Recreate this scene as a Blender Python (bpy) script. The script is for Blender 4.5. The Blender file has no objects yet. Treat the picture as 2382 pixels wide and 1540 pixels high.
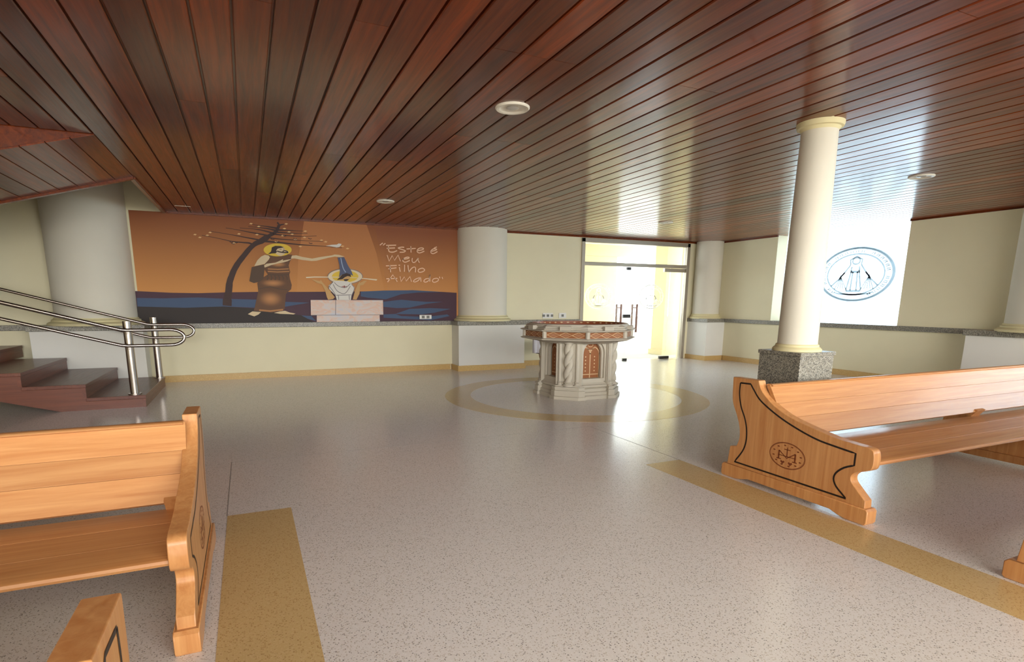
import bpy, bmesh, math, random
from mathutils import Vector, Matrix
random.seed(7)
C = bpy.context.scene.collection
R = math.radians
SC = bpy.context.scene

# ------------------------------------------------------------------ camera
CAM_H = 1.5
FPX, PX, PY = 1296.9, 1152.8, 948.9          # focal length and principal point in photo pixels
YAW, PITCH, ROLL = .4156, .1908, .0049
fw = Vector((math.sin(YAW)*math.cos(PITCH), math.cos(YAW)*math.cos(PITCH), -math.sin(PITCH)))
rt0 = Vector((math.cos(YAW), -math.sin(YAW), 0)); up0 = rt0.cross(fw)
rt = math.cos(ROLL)*rt0 + math.sin(ROLL)*up0
up = -math.sin(ROLL)*rt0 + math.cos(ROLL)*up0
cd = bpy.data.cameras.new('camera'); cam = bpy.data.objects.new('camera', cd); C.objects.link(cam)
M3 = Matrix((rt, up, -fw)).transposed()
cam.matrix_world = Matrix.Translation((0, 0, CAM_H)) @ M3.to_4x4()
cd.sensor_fit = 'HORIZONTAL'; cd.sensor_width = 36; cd.lens = 36*FPX/2382
cd.shift_x = (1191-PX)/2382; cd.shift_y = (PY-770)/2382
cd.clip_start = .05; cd.clip_end = 200
SC.camera = cam
# ------------------------------------------------------------------ sky, daylight, exposure
w = bpy.data.worlds.new('sky'); SC.world = w; w.use_nodes = True
bg = w.node_tree.nodes['Background']
bg.inputs[0].default_value = (.9, .95, 1, 1); bg.inputs[1].default_value = 5.6
def area(name, loc, rot, sx, sy, power, col):
    l = bpy.data.lights.new(name, 'AREA'); l.shape = 'RECTANGLE'; l.size = sx; l.size_y = sy
    l.energy = power; l.color = col
    o = bpy.data.objects.new(name, l); C.objects.link(o); o.location = loc; o.rotation_euler = rot
    return o
# daylight falling from the tall nave behind the photographer (the low ceiling is the choir loft)
o = area('nave_daylight_offscreen', (1.5, -11.8, 3.1), (0, 0, 0), 18, 5.4, 1900, (.97, .98, 1))
o.rotation_euler = (Vector((1.5, 6, 1.2))-o.location).to_track_quat('-Z', 'Y').to_euler()
SC.view_settings.view_transform = 'Standard'; SC.view_settings.look = 'None'
SC.view_settings.gamma = 1; SC.view_settings.use_curve_mapping = False
SC.view_settings.exposure = 1.08

# ------------------------------------------------------------------ helpers
H, LED, Y0, X0 = 2.99, 1.06, 11.64, 11.29     # ceiling, ledge top, far wall, right wall
def ray(px, py):
    return (px-PX)/FPX*rt - (py-PY)/FPX*up + fw
def onY(px, py, Y):
    d = ray(px, py); t = Y/d.y; return Vector((d.x*t, Y, CAM_H+d.z*t))
def srgb(r, g, b):
    f = lambda c: (c/255/12.92) if c/255 <= .04045 else ((c/255+.055)/1.055)**2.4
    return (f(r), f(g), f(b), 1)
class MB:
    def __init__(s): s.v = []; s.f = []
    def add(s, vs, fs):
        n = len(s.v); s.v += [tuple(v) for v in vs]; s.f += [[i+n for i in f] for f in fs]; return s
    def box(s, x0, x1, y0, y1, z0, z1):
        return s.add([(x0,y0,z0),(x1,y0,z0),(x1,y1,z0),(x0,y1,z0),(x0,y0,z1),(x1,y0,z1),(x1,y1,z1),(x0,y1,z1)],
            [(0,3,2,1),(4,5,6,7),(0,1,5,4),(1,2,6,5),(2,3,7,6),(3,0,4,7)])
    def prism(s, pts, ax, a, b):
        """closed outline (u,v) extruded along axis ax from a to b"""
        n = len(pts)
        def P(u, v, t): return (t,u,v) if ax == 0 else (u,t,v) if ax == 1 else (u,v,t)
        vs = [P(u,v,a) for u,v in pts]+[P(u,v,b) for u,v in pts]
        fs = [list(range(n)), list(range(2*n-1, n-1, -1))]+[(i, i+n, (i+1)%n+n, (i+1)%n) for i in range(n)]
        return s.add(vs, fs)
    def rings(s, rings, cap0=True, cap1=True, closed=True):
        n = len(rings[0]); vs = [p for r in rings for p in r]; fs = []
        for k in range(len(rings)-1):
            for i in range(n if closed else n-1):
                j = (i+1) % n; fs.append((k*n+i, k*n+j, (k+1)*n+j, (k+1)*n+i))
        if cap0: fs.append(tuple(range(n-1, -1, -1)))
        if cap1: fs.append(tuple(range((len(rings)-1)*n, len(rings)*n)))
        return s.add(vs, fs)
    def lathe(s, prof, cx=0, cy=0, n=48, a0=0, cap0=True, cap1=True):
        return s.rings([[(cx+r*math.cos(a0+2*math.pi*i/n), cy+r*math.sin(a0+2*math.pi*i/n), z) for i in range(n)] for r, z in prof], cap0, cap1)
    def tube(s, pts, r, n=12):
        pts = [Vector(p) for p in pts]; rs = []; ref = None
        for i, p in enumerate(pts):
            t = (pts[min(i+1, len(pts)-1)]-pts[max(i-1, 0)]).normalized()
            if ref is None: ref = Vector((0,0,1)) if abs(t.z) < .9 else Vector((0,1,0))
            a = (ref-t*ref.dot(t)).normalized(); ref = a; b = t.cross(a)
            rr = r[i] if isinstance(r, (list, tuple)) else r
            rs.append([p+rr*(math.cos(q)*a+math.sin(q)*b) for q in [2*math.pi*k/n for k in range(n)]])
        return s.rings(rs)
    def strip(s, pts, w, mapf, n=(0,0,1)):
        """flat ribbon through 2D points, mapped to 3D by mapf"""
        P = [Vector(p) for p in pts]; m = len(P); L = []; Q = []
        for i in range(m):
            t = (P[min(i+1,m-1)]-P[max(i-1,0)]); t = t.normalized() if t.length else Vector((1,0)); nn = Vector((-t.y, t.x))
            ww = (w[i] if isinstance(w, (list, tuple)) else w)/2
            L.append(mapf(*(P[i]+nn*ww))); Q.append(mapf(*(P[i]-nn*ww)))
        return s.add(L+Q, [(i, i+1, m+i+1, m+i) for i in range(m-1)])
    def poly(s, pts3): return s.add(pts3, [tuple(range(len(pts3)))])
    def mesh(s, name, smooth=False, ang=35):
        me = bpy.data.meshes.new(name); me.from_pydata(s.v, [], s.f); me.validate()
        bm = bmesh.new(); bm.from_mesh(me); bmesh.ops.recalc_face_normals(bm, faces=bm.faces); bm.to_mesh(me); bm.free()
        if smooth:
            for p in me.polygons: p.use_smooth = True
            me.set_sharp_from_angle(angle=R(ang))
        return me
    def obj(s, name, mat, parent=None, smooth=False, bevel=0, loc=None):
        o = bpy.data.objects.new(name, s.mesh(name, smooth)); C.objects.link(o)
        if mat: o.data.materials.append(mat)
        if parent: o.parent = parent
        if loc: o.location = loc
        if bevel:
            m = o.modifiers.new('bevel', 'BEVEL'); m.width = bevel; m.segments = 2; m.limit_method = 'ANGLE'; m.angle_limit = R(50)
            for p in o.data.polygons: p.use_smooth = True
            o.data.set_sharp_from_angle(angle=R(40)); m.harden_normals = True
        return o
def tag(o, label, cat, group=None):
    o['label'] = label; o['category'] = cat
    if group: o['group'] = group
    return o
def struct(o, label=None):
    o['kind'] = 'structure'
    if label: o['label'] = label
    return o
def thing(name, label, cat, loc=(0,0,0), group=None):
    o = bpy.data.objects.new(name, None); C.objects.link(o); o.location = loc; o.empty_display_size = .1
    return tag(o, label, cat, group)
def copy_tree(o, parent=None):
    c = o.copy(); C.objects.link(c); c.parent = parent
    for ch in list(o.children): copy_tree(ch, c)
    return c
def catmull(pts, k=6):
    out = []
    for i in range(len(pts)-1):
        p0 = Vector(pts[max(i-1,0)]); p1 = Vector(pts[i]); p2 = Vector(pts[i+1]); p3 = Vector(pts[min(i+2,len(pts)-1)])
        for j in range(k):
            t = j/k
            out.append(tuple(.5*((2*p1)+(p2-p0)*t+(2*p0-5*p1+4*p2-p3)*t*t+(3*p1-p0-3*p2+p3)*t**3)))
    out.append(tuple(pts[-1])); return out

# ------------------------------------------------------------------ materials
class NT:
    def __init__(s, name, rough=.5, metal=0, spec=.5, coat=0):
        s.m = bpy.data.materials.new(name); s.m.use_nodes = True; s.t = s.m.node_tree; s.b = s.t.nodes['Principled BSDF']
        s.b.inputs['Roughness'].default_value = rough; s.b.inputs['Metallic'].default_value = metal
        s.b.inputs['Specular IOR Level'].default_value = spec; s.b.inputs['Coat Weight'].default_value = coat
        s.b.inputs['Coat Roughness'].default_value = .15
    def n(s, typ, **kw):
        x = s.t.nodes.new(typ)
        for k, v in kw.items():
            if k in x.inputs: x.inputs[k].default_value = v
            else: setattr(x, k, v)
        return x
    def l(s, a, b): s.t.links.new(a, b)
    def coords(s, scale=(1,1,1), rnd=0):
        tc = s.n('ShaderNodeTexCoord'); mp = s.n('ShaderNodeMapping'); mp.inputs['Scale'].default_value = scale
        s.l(tc.outputs['Object'], mp.inputs['Vector'])
        if rnd:
            oi = s.n('ShaderNodeObjectInfo'); mu = s.n('ShaderNodeMath', operation='MULTIPLY'); mu.inputs[1].default_value = rnd
            s.l(oi.outputs['Random'], mu.inputs[0]); cb = s.n('ShaderNodeCombineXYZ')
            s.l(mu.outputs[0], cb.inputs[0]); s.l(mu.outputs[0], cb.inputs[1]); s.l(mu.outputs[0], cb.inputs[2])
            s.l(cb.outputs[0], mp.inputs['Location'])
        return mp.outputs[0]
    def noise(s, vec, scale, detail=3, rough=.5, dist=0):
        x = s.n('ShaderNodeTexNoise', Scale=scale, Detail=detail, Roughness=rough, Distortion=dist); s.l(vec, x.inputs['Vector']); return x.outputs['Fac']
    def ramp(s, fac, stops, mode='LINEAR'):
        r = s.n('ShaderNodeValToRGB'); e = r.color_ramp; e.interpolation = mode
        while len(e.elements) < len(stops): e.elements.new(.5)
        for el, (p, c) in zip(e.elements, stops): el.position = p; el.color = c
        s.l(fac, r.inputs[0]); return r.outputs[0]
    def mix(s, fac, a, b, mode='MIX'):
        x = s.n('ShaderNodeMix', data_type='RGBA', blend_type=mode)
        for k, v in ((0, fac), (6, a), (7, b)):
            if hasattr(v, 'is_linked') or hasattr(v, 'links'): s.l(v, x.inputs[k])
            else: x.inputs[k].default_value = v
        return x.outputs[2]
    def col(s, c):
        if hasattr(c, 'links'): s.l(c, s.b.inputs['Base Color'])
        else: s.b.inputs['Base Color'].default_value = c
        return s
    def bump(s, fac, strength=.2, dist=.01):
        x = s.n('ShaderNodeBump', Strength=strength, Distance=dist); s.l(fac, x.inputs['Height']); s.l(x.outputs[0], s.b.inputs['Normal']); return s
    def rough(s, fac, a, b):
        x = s.n('ShaderNodeMapRange'); x.inputs['To Min'].default_value = a; x.inputs['To Max'].default_value = b
        s.l(fac, x.inputs['Value']); s.l(x.outputs[0], s.b.inputs['Roughness']); return s
MAT = {}
def plaster(name, c, var=.08, rough=.75):
    t = NT(name, rough); v = t.coords(); n = t.noise(v, 2.2, 4)
    d = tuple(x*(1-var) for x in c[:3])+(1,)
    t.col(t.mix(n, d, c)); t.bump(t.noise(v, 90, 3), .06, .004); MAT[name] = t.m
plaster('cream', srgb(231, 223, 190)); plaster('white', srgb(228, 226, 218)); plaster('column', srgb(226, 221, 205))
plaster('yellow', srgb(216, 202, 152)); plaster('ringcream', srgb(228, 218, 172))
def plain(name, c, rough=.5, metal=0, spec=.5):
    t = NT(name, rough, metal, spec); t.col(c)
    v = t.coords(); n = t.noise(v, 14, 3); t.col(t.mix(n, tuple(x*.93 for x in c[:3])+(1,), c)); MAT[name] = t.m
def terrazzo(name, base, base2, chips, scale, rough):
    t = NT(name, rough, 0, .5); v = t.coords()
    big = t.noise(v, .9, 3); c = t.mix(big, base, base2)
    for k, (sc, col, th) in enumerate(chips):
        vo = t.n('ShaderNodeTexVoronoi', feature='F1', Scale=sc*scale); t.l(v, vo.inputs['Vector'])
        sep = t.n('ShaderNodeSeparateColor'); t.l(vo.outputs['Color'], sep.inputs[0])
        gt = t.n('ShaderNodeMath', operation='GREATER_THAN'); gt.inputs[1].default_value = th; t.l(sep.outputs[0], gt.inputs[0])
        lt = t.n('ShaderNodeMath', operation='LESS_THAN'); lt.inputs[1].default_value = .52; t.l(vo.outputs['Distance'], lt.inputs[0])
        mu = t.n('ShaderNodeMath', operation='MULTIPLY'); t.l(gt.outputs[0], mu.inputs[0]); t.l(lt.outputs[0], mu.inputs[1])
        c = t.mix(mu.outputs[0], c, col)
    t.col(c); t.rough(t.noise(v, 40, 2), rough*.85, rough*1.2); MAT[name] = t.m
terrazzo('terrazzo', srgb(221,215,209), srgb(227,222,217), [(1,srgb(230,226,221),.55),(.85,srgb(196,186,173),.74),(.85,srgb(146,141,134),.92)], 175, .2)
terrazzo('terrazzo_tan', srgb(202,172,118), srgb(210,182,128), [(1,srgb(212,184,134),.6),(.8,srgb(182,150,98),.8)], 165, .22)
terrazzo('granite', srgb(128,124,112), srgb(142,138,126), [(1,srgb(176,172,160),.6),(.9,srgb(84,82,78),.62)], 110, .35)
terrazzo('tan_base', srgb(190,156,98), srgb(202,168,108), [(1,srgb(214,184,126),.7)], 110, .35)
def wood(name, dark, light, grain_axis, rough=.3, var=.5, coat=.2, scale=1.0, spec=.5):
    sc = [26*scale]*3; sc[grain_axis] = 1.1*scale
    t = NT(name, rough, 0, spec, coat); v = t.coords(sc, 37)
    g = t.noise(v, 1, 6, .62, .6); g2 = t.noise(v, 3.2, 3, .6)
    c = t.mix(t.ramp(g, [(.32,(0,0,0,1)),(.68,(1,1,1,1))]), dark, light)
    c = t.mix(.35, c, t.mix(g2, dark, light))
    oi = t.n('ShaderNodeObjectInfo'); mr = t.n('ShaderNodeMapRange'); mr.inputs['To Min'].default_value = 1-var; mr.inputs['To Max'].default_value = 1+var*.6
    t.l(oi.outputs['Random'], mr.inputs['Value'])
    hs = t.n('ShaderNodeHueSaturation'); t.l(c, hs.inputs['Color']); t.l(mr.outputs[0], hs.inputs['Value'])
    t.col(hs.outputs[0]); t.bump(g, .05, .003); t.rough(g2, rough*.8, rough*1.3); MAT[name] = t.m
wood('ceiling_wood', srgb(76,27,3), srgb(142,60,10), 1, .4, .42, .58, spec=.1)
wood('stair_side', srgb(82,36,22), srgb(122,62,40), 0, .34, .2, .15)
wood('pew_plank', srgb(178,114,62), srgb(212,158,102), 0, .42, .16, .2)
wood('pew_panel', srgb(178,114,62), srgb(212,158,102), 2, .36, .1, .2)
wood('stair_wood', srgb(82,36,22), srgb(122,62,40), 1, .34, .2, .15)
plain('inlay', srgb(30,18,14), .45); plain('engraved', srgb(128,66,36), .55)
plain('steel', (.46,.41,.37,1), .24, 1); plain('alu', srgb(176,166,150), .4, .55); plain('darkmetal', srgb(70,68,66), .4, .6)
plain('handle', srgb(128,96,84), .35, .5)
plain('plastic', srgb(232,230,224), .35); plain('socket', srgb(120,118,112), .5); plain('lampwhite', srgb(236,230,214), .4)
plain('bulb', srgb(190,188,182), .15); plain('stone', srgb(196,188,172), .6); plain('terracotta', srgb(150,92,52), .6)
plain('terracotta2', srgb(168,118,86), .6); plain('goldline', srgb(214,180,138), .5); plain('copper', srgb(150,80,46), .35)
plain('towel', srgb(226,224,230), .9); plain('standwood', srgb(150,104,62), .5)
plain('rubber', srgb(40,38,36), .7); plain('etched', srgb(236,240,238), .6); plain('leaf', srgb(70,120,80), .7); plain('asphalt', srgb(182,178,168), .8)
def glass(name, tint, frost):
    m = bpy.data.materials.new(name); m.use_nodes = True; t = m.node_tree; t.nodes.clear()
    out = t.nodes.new('ShaderNodeOutputMaterial'); tr = t.nodes.new('ShaderNodeBsdfTransparent'); tr.inputs[0].default_value = tint
    tl = t.nodes.new('ShaderNodeBsdfTranslucent'); tl.inputs[0].default_value = tint
    gl = t.nodes.new('ShaderNodeBsdfGlossy'); gl.inputs['Roughness'].default_value = .03
    m1 = t.nodes.new('ShaderNodeMixShader'); m2 = t.nodes.new('ShaderNodeMixShader'); fr = t.nodes.new('ShaderNodeFresnel'); fr.inputs[0].default_value = 1.35
    nz = t.nodes.new('ShaderNodeTexNoise'); nz.inputs['Scale'].default_value = 1.4
    mr = t.nodes.new('ShaderNodeMapRange'); mr.inputs['To Min'].default_value = frost*.8; mr.inputs['To Max'].default_value = min(1, frost*1.2)
    t.links.new(nz.outputs['Fac'], mr.inputs['Value']); t.links.new(mr.outputs[0], m1.inputs[0])
    t.links.new(tr.outputs[0], m1.inputs[1]); t.links.new(tl.outputs[0], m1.inputs[2])
    t.links.new(fr.outputs[0], m2.inputs[0]); t.links.new(m1.outputs[0], m2.inputs[1]); t.links.new(gl.outputs[0], m2.inputs[2])
    t.links.new(m2.outputs[0], out.inputs[0]); MAT[name] = m
def etched(name, c):
    m = bpy.data.materials.new(name); m.use_nodes = True; t = m.node_tree; t.nodes.clear()
    out = t.nodes.new('ShaderNodeOutputMaterial'); tl = t.nodes.new('ShaderNodeBsdfTranslucent'); df = t.nodes.new('ShaderNodeBsdfDiffuse'); mx = t.nodes.new('ShaderNodeMixShader')
    nz = t.nodes.new('ShaderNodeTexNoise'); nz.inputs['Scale'].default_value = 8; rp = t.nodes.new('ShaderNodeValToRGB')
    rp.color_ramp.elements[0].color = tuple(x*.8 for x in c[:3])+(1,); rp.color_ramp.elements[1].color = c
    t.links.new(nz.outputs['Fac'], rp.inputs[0]); t.links.new(rp.outputs[0], tl.inputs[0]); t.links.new(rp.outputs[0], df.inputs[0])
    mx.inputs[0].default_value = .5; t.links.new(tl.outputs[0], mx.inputs[1]); t.links.new(df.outputs[0], mx.inputs[2]); t.links.new(mx.outputs[0], out.inputs[0]); MAT[name] = m
etched('etch_glass', (.34,.39,.41,1)); etched('etch_cream', (.97,.96,.88,1))
glass('clear_glass', (.95,.97,.95,1), .04); glass('frosted_glass', (.72,.8,.84,1), .35)

# ------------------------------------------------------------------ floor
XL, YB = -8.0, -12.0
floor = struct(MB().box(XL-.2, X0+.4, YB, Y0+.3, -.2, 0).obj('floor', MAT['terrazzo']))
RC = (4.76, 7.66)
def ringmesh(r0, r1, z0, z1, n=96):
    m = MB(); m.rings([[(RC[0]+r*math.cos(2*math.pi*i/n), RC[1]+r*math.sin(2*math.pi*i/n), z) for i in range(n)] for r, z in ((r0,z0),(r0,z1),(r1,z1),(r1,z0))], False, False); return m
ringmesh(1.67, 2.075, -.01, .0012).obj('inlay_ring', MAT['terrazzo_tan'], floor, False)
MB().box(-.226, .196, YB, 4.15, -.01, .0012).obj('inlay_strip', MAT['terrazzo_tan'], floor)
MB().box(3.312, 3.709, YB, 4.02, -.01, .0012).obj('inlay_strip', MAT['terrazzo_tan'], floor)
plain('joint', srgb(150,146,140), .5)
for a in ((3.71,3.716,4.02,5.58),(-.232,-.226,4.15,5.58),(-.23,3.72,5.58,5.586)):
    MB().box(*a, -.01, .0008).obj('expansion_joint', MAT['joint'], floor)

# ------------------------------------------------------------------ walls
wf = MB(); wf.box(XL-.2, 7.33, Y0, Y0+.25, 0, 6.2); wf.box(7.33, 10.6, Y0, Y0+.25, 2.95, 6.2); wf.box(10.6, X0+.35, Y0, Y0+.25, 0, 6.2)
wall_far = struct(wf.obj('wall_far', MAT['cream']))
WY0, WY1 = 6.72, 9.56; GX = X0+.3
WINS = [(WY0, WY1), (-.6, 2.9), (-5.4, -1.9)]
wr = MB(); wr.box(X0, X0+.35, WY1, Y0, 0, 3.4); wr.box(X0, X0+.35, YB, Y0, 3.4, 6.2)
for i, (a, b) in enumerate(WINS):
    wr.box(X0, X0+.35, a, b, 0, LED-.09); wr.box(X0, X0+.35, a, b, 3.0, 3.4)
    wr.box(X0, X0+.35, WINS[i+1][1] if i < 2 else YB, a, 0, 3.4)
wall_right = struct(wr.obj('wall_right', MAT['cream']))
struct(MB().box(XL-.2, XL, YB, Y0, 0, 6.2).obj('wall_left', MAT['cream']))
struct(MB().box(XL-.2, X0+.35, YB-.2, YB, 0, 6.2).obj('wall_behind', MAT['cream']))
# granite ledge courses
def ledge(m, x0, x1, y0, y1): m.box(x0, x1, y0, y1, LED-.09, LED)
t1 = struct(MB().box(XL, -3.23, Y0-.06, Y0+.01, LED-.09, LED).obj('trim_1', MAT['granite'], bevel=.006))
struct(MB().box(-1.6, 4.06, Y0-.06, Y0+.01, LED-.09, LED).obj('trim_2', MAT['granite'], bevel=.006))
struct(MB().box(5.68, 7.33, Y0-.06, Y0+.01, LED-.09, LED).obj('trim_3', MAT['granite'], bevel=.006))
struct(MB().box(X0-.06, X0+.01, WY1, 10.9, LED-.09, LED).obj('trim_4', MAT['granite'], bevel=.006))
struct(MB().box(X0-.06, X0+.36, WY0, WY1, LED-.09, LED).obj('trim_5', MAT['granite'], bevel=.006), 'grey granite window sill')
struct(MB().box(X0-.06, X0+.01, 5.42, WY0, LED-.09, LED).obj('trim_6', MAT['granite'], bevel=.006))
struct(MB().box(X0-.06, X0+.36, -5.4, 3.55, LED-.09, LED).obj('trim_7', MAT['granite'], bevel=.006))
# wooden cornice strip round the ceiling
struct(MB().box(-1.16, X0, Y0-.035, Y0+.01, H-.03, H+.01).obj('trim_8', MAT['ceiling_wood']))
cr = MB(); cr.box(X0-.035, X0+.01, WY1, Y0, H-.03, H+.01); cr.box(X0-.035, X0+.01, -1, WY0, H-.03, H+.01); struct(cr.obj('trim_9', MAT['ceiling_wood']))
for n_, a in (('far', (-1.6, 4.03, Y0-.03, Y0+.01)), ('far', (5.7, 7.31, Y0-.03, Y0+.01)), ('far', (XL, -3.3, Y0-.03, Y0+.01)), ('right', (X0-.03, X0+.01, 5.42, 10.9)), ('right', (X0-.03, X0+.01, YB, 3.55))):
    struct(MB().box(*a, 0, .117).obj('baseboard_'+n_, MAT['tan_base']))

# ------------------------------------------------------------------ ceiling: tongue boards
OX = -1.17       # edge of the stair opening
cm = MB(); cm.box(OX+.02, X0+.34, -1.2, Y0, H+.03, H+.3); cm.box(XL, OX+.02, -1.2, 8.6, H+.03, H+.3)
ceil = struct(cm.obj('ceiling', MAT['ceiling_wood']))
SP = .203; GAP = .014
bmesh_cache = {}
def board(x, y0, y1, parent=ceil):
    L = y1-y0; key = round(L, 3)
    if key not in bmesh_cache:
        hw = SP/2-GAP/2; b = .006
        prof = [(-hw,.03),(-hw,b),(-hw+b,0),(hw-b,0),(hw,b),(hw,.03)]
        bmesh_cache[key] = MB().prism(prof, 1, 0, L).mesh('board')
        bmesh_cache[key].materials.append(MAT['ceiling_wood'])
    o = bpy.data.objects.new('board', bmesh_cache[key]); C.objects.link(o); o.location = (x, y0, H); o.parent = parent
joints = [2.0, 3.4, 5.2, 6.4, 7.6, 9.0]
k = -36
while True:
    xl = .04+SP*k; k += 1
    if xl > X0+.3: break
    if xl < XL: continue
    xc = xl+SP/2
    yend = Y0 if xl > OX-.05 else 6.56
    ys = [-1.2] + ([random.choice([j for j in joints if j < yend-1])] if True else []) + [yend]
    if yend > 8 and random.random() < .45:
        j2 = random.choice(joints)
        if abs(j2-ys[1]) > 1.1: ys.insert(1, j2); ys.sort()
    if xl > X0-.02: ys = [WY0, WY1]
    for a, b in zip(ys[:-1], ys[1:]): board(xc, a, b-.003)
# stair soffit: underside of the upper flight, hanging below the ceiling
SL = .288
soff = MB().prism([(OX,H+.29),(OX,H+.012),(XL,H+.012+(XL-OX)*SL),(XL,H+.29)], 1, 6.58, 8.57).obj('soffit', MAT['ceiling_wood'], ceil)
ang = math.atan(SL); n = 0; d = 0.0
sb = None
while OX-(d+.2)*math.cos(ang) > -5.2:
    if sb is None:
        sb = MB().prism([(-.2+.004,.02),(-.2+.004,.003),(-.2+.007,0),(-.007,0),(-.004,.003),(-.004,.02)], 1, 6.585, 8.54).mesh('board'); sb.materials.append(MAT['ceiling_wood'])
    o = bpy.data.objects.new('board', sb); C.objects.link(o); o.parent = soff
    o.location = (OX-d*math.cos(ang), 0, H-.002-d*math.sin(ang)); o.rotation_euler = (0, -ang, 0); d += .2
ft = MB().prism([(OX,H-.03),(OX,H+.05),(XL,H+.05+(XL-OX)*SL),(XL,H-.03+(XL-OX)*SL)], 1, 8.535, 8.6).obj('fascia_board', MAT['ceiling_wood'], ceil)
MB().box(OX-.035, OX+.02, 8.58, Y0, H-.02, H+.3).obj('opening_trim', MAT['ceiling_wood'], ceil)
MB().box(OX-.045, OX+.0, 8.6, Y0, H-.032, H-.02).obj('opening_bead', MAT['alu'], ceil)
struct(MB().box(XL-.2, X0+.35, YB-.2, Y0+.25, 6.2, 6.4).obj('ceiling_upper', MAT['white']))
struct(MB().box(XL, OX+.04, 8.57, 8.62, H+.3, 6.2).box(OX, OX+.04, 8.62, Y0, H+.3, 6.2).obj('wall_upper', MAT['cream']))
pl = MB(); pl.box(-.95,-.72,10.85,10.86,H-.004,H+.002); pl.box(-.73,-.72,10.86,11.33,H-.004,H+.002)
pl.obj('access_panel_edge', MAT['alu'], ceil)

# ------------------------------------------------------------------ columns
def wall_column(label, cx, cy, r, z1, bx, by, name='engaged_column'):
    """round column standing on a wall pedestal; bx, by = pedestal extents"""
    t = thing(name, label, 'column', (cx, cy, 0), 'round columns on wall pedestals')
    q = lambda x0,x1,y0,y1: (x0-cx, x1-cx, y0-cy, y1-cy)
    MB().box(*q(*bx, *by), 0, LED-.09).obj('pedestal', MAT['white'], t)
    e = .035
    X = (bx[0]-e, min(bx[1]+e, X0)); Y = (by[0]-e, min(by[1]+e, Y0))
    MB().box(*q(*X, *Y), LED-.09, LED).obj('granite_cap', MAT['granite'], t, bevel=.006)
    MB().box(*q(bx[0]-.025, min(bx[1]+.025, X0), by[0]-.025, min(by[1]+.025, Y0)), 0, .117).obj('pedestal_skirting', MAT['tan_base'], t)
    MB().lathe([(r*1.18,LED-.005),(r*1.18,LED+.03),(r*1.14,LED+.045),(r*1.08,LED+.06),(r*1.08,LED+.085),(r*1.03,LED+.1),(r*1.02,LED+.12)]).obj('base_moulding', MAT['ringcream'], t, True)
    MB().lathe([(r,LED+.1),(r,z1)], n=64).obj('shaft', MAT['column'], t, True)
    return t
wall_column('wide round column between the painted mural and the cream wall', 4.78, 11.62, .552, H+.02, (4.08,5.64), (11.2,Y0))
wall_column('tall round column behind the stair handrail, left end of the mural', -2.345, 11.62, .592, 6.2, (-3.2,-1.64), (11.2,Y0))
wall_column('slim round column in the room corner beside the glass door', 11.02, 11.37, .33, H+.02, (10.7,X0), (10.95,Y0))
wall_column('round column on the right wall beyond the etched window', 11.27, 4.45, .56, H+.02, (10.86,X0), (3.6,5.36))
# free-standing slim column on granite block
t = thing('slender_column', 'slender free-standing white column on a speckled granite block', 'column', (4.585, 3.57, 0))
MB().box(-.215,.215,-.215,.215,0,1.03).obj('granite_block', MAT['granite'], t, bevel=.004)
MB().box(-.225,.225,-.225,.225,1.03,1.062).obj('granite_cap', MAT['granite'], t, bevel=.004)
MB().lathe([(.203,1.06),(.203,1.08),(.19,1.095),(.18,1.1),(.178,1.118),(.168,1.125)]).obj('base_moulding', MAT['ringcream'], t, True)
MB().lathe([(.165,1.1),(.162,1.6),(.142,H-.03)], n=64).obj('shaft', MAT['column'], t, True)
MB().lathe([(.142,H-.07),(.15,H-.055),(.158,H-.045),(.178,H-.04),(.184,H-.02),(.184,H+.004)]).obj('capital_ring', MAT['ringcream'], t, True)

# ------------------------------------------------------------------ glass door
door = struct(thing('door_1', 'double glass door with etched round emblems and transom', 'door', (0, 0, 0)))
del door['category']
DX0, DX1, TR = 7.33, 10.6, 2.37; fy0, fy1 = Y0-.03, Y0+.1
for a in ((DX0,DX0+.09,fy0,fy1,0,2.95),(DX1-.09,DX1,fy0,fy1,0,2.95),(DX0,DX1,fy0,fy1,2.86,2.95),(DX0+.09,DX1-.09,fy0,fy1,TR-.04,TR+.04)):
    MB().box(*a).obj('frame_bar', MAT['alu'], door, bevel=.004)
gy = Y0+.03
MB().box(DX0+.09, DX1-.09, gy, gy+.012, TR+.04, 2.86).obj('transom_pane', MAT['clear_glass'], door)
DM, DR = 8.735, 10.04
leaves = []
for a, b in ((DX0+.1, DM-.006), (DM+.006, DR)):
    leaves.append(MB().box(a, b, gy, gy+.012, .015, TR-.045).obj('door_leaf', MAT['clear_glass'], door))
MB().box(DR+.012, DX1-.09, gy, gy+.012, .0, TR-.045).obj('side_pane', MAT['clear_glass'], door)
for i, s in enumerate((-1, 1)):
    hx = DM+s*.24
    for yy in (gy-.09, gy+.1):
        hb = MB().tube([(hx,yy,.72),(hx,yy,1.42)], .026); hb.tube([(hx,yy,1.33),(hx,gy+.006,1.33)], .014); hb.tube([(hx,yy,.82),(hx,gy+.006,.82)], .014)
        hb.obj('pull_handle', MAT['handle'], leaves[i], True)
MB().box(DM-.11, DM+.11, gy-.02, gy+.03, 1.08, 1.17).obj('lock_case', MAT['darkmetal'], leaves[0])
MB().box(DM-.06, DM+.06, gy-.02, gy+.03, TR-.12, TR-.05).obj('top_clamp', MAT['darkmetal'], leaves[0])
MB().box(DM-.06, DM+.06, gy-.02, gy+.03, .0, .06).obj('floor_bolt', MAT['darkmetal'], leaves[0])
MB().box(DR-.2, DX1-.1, gy-.025, gy+.035, TR-.14, TR-.05).obj('top_pivot', MAT['alu'], door)
MB().box(DR-.2, DR+.1, gy-.025, gy+.035, .005, .075).obj('floor_pivot', MAT['darkmetal'], leaves[1])
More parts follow.
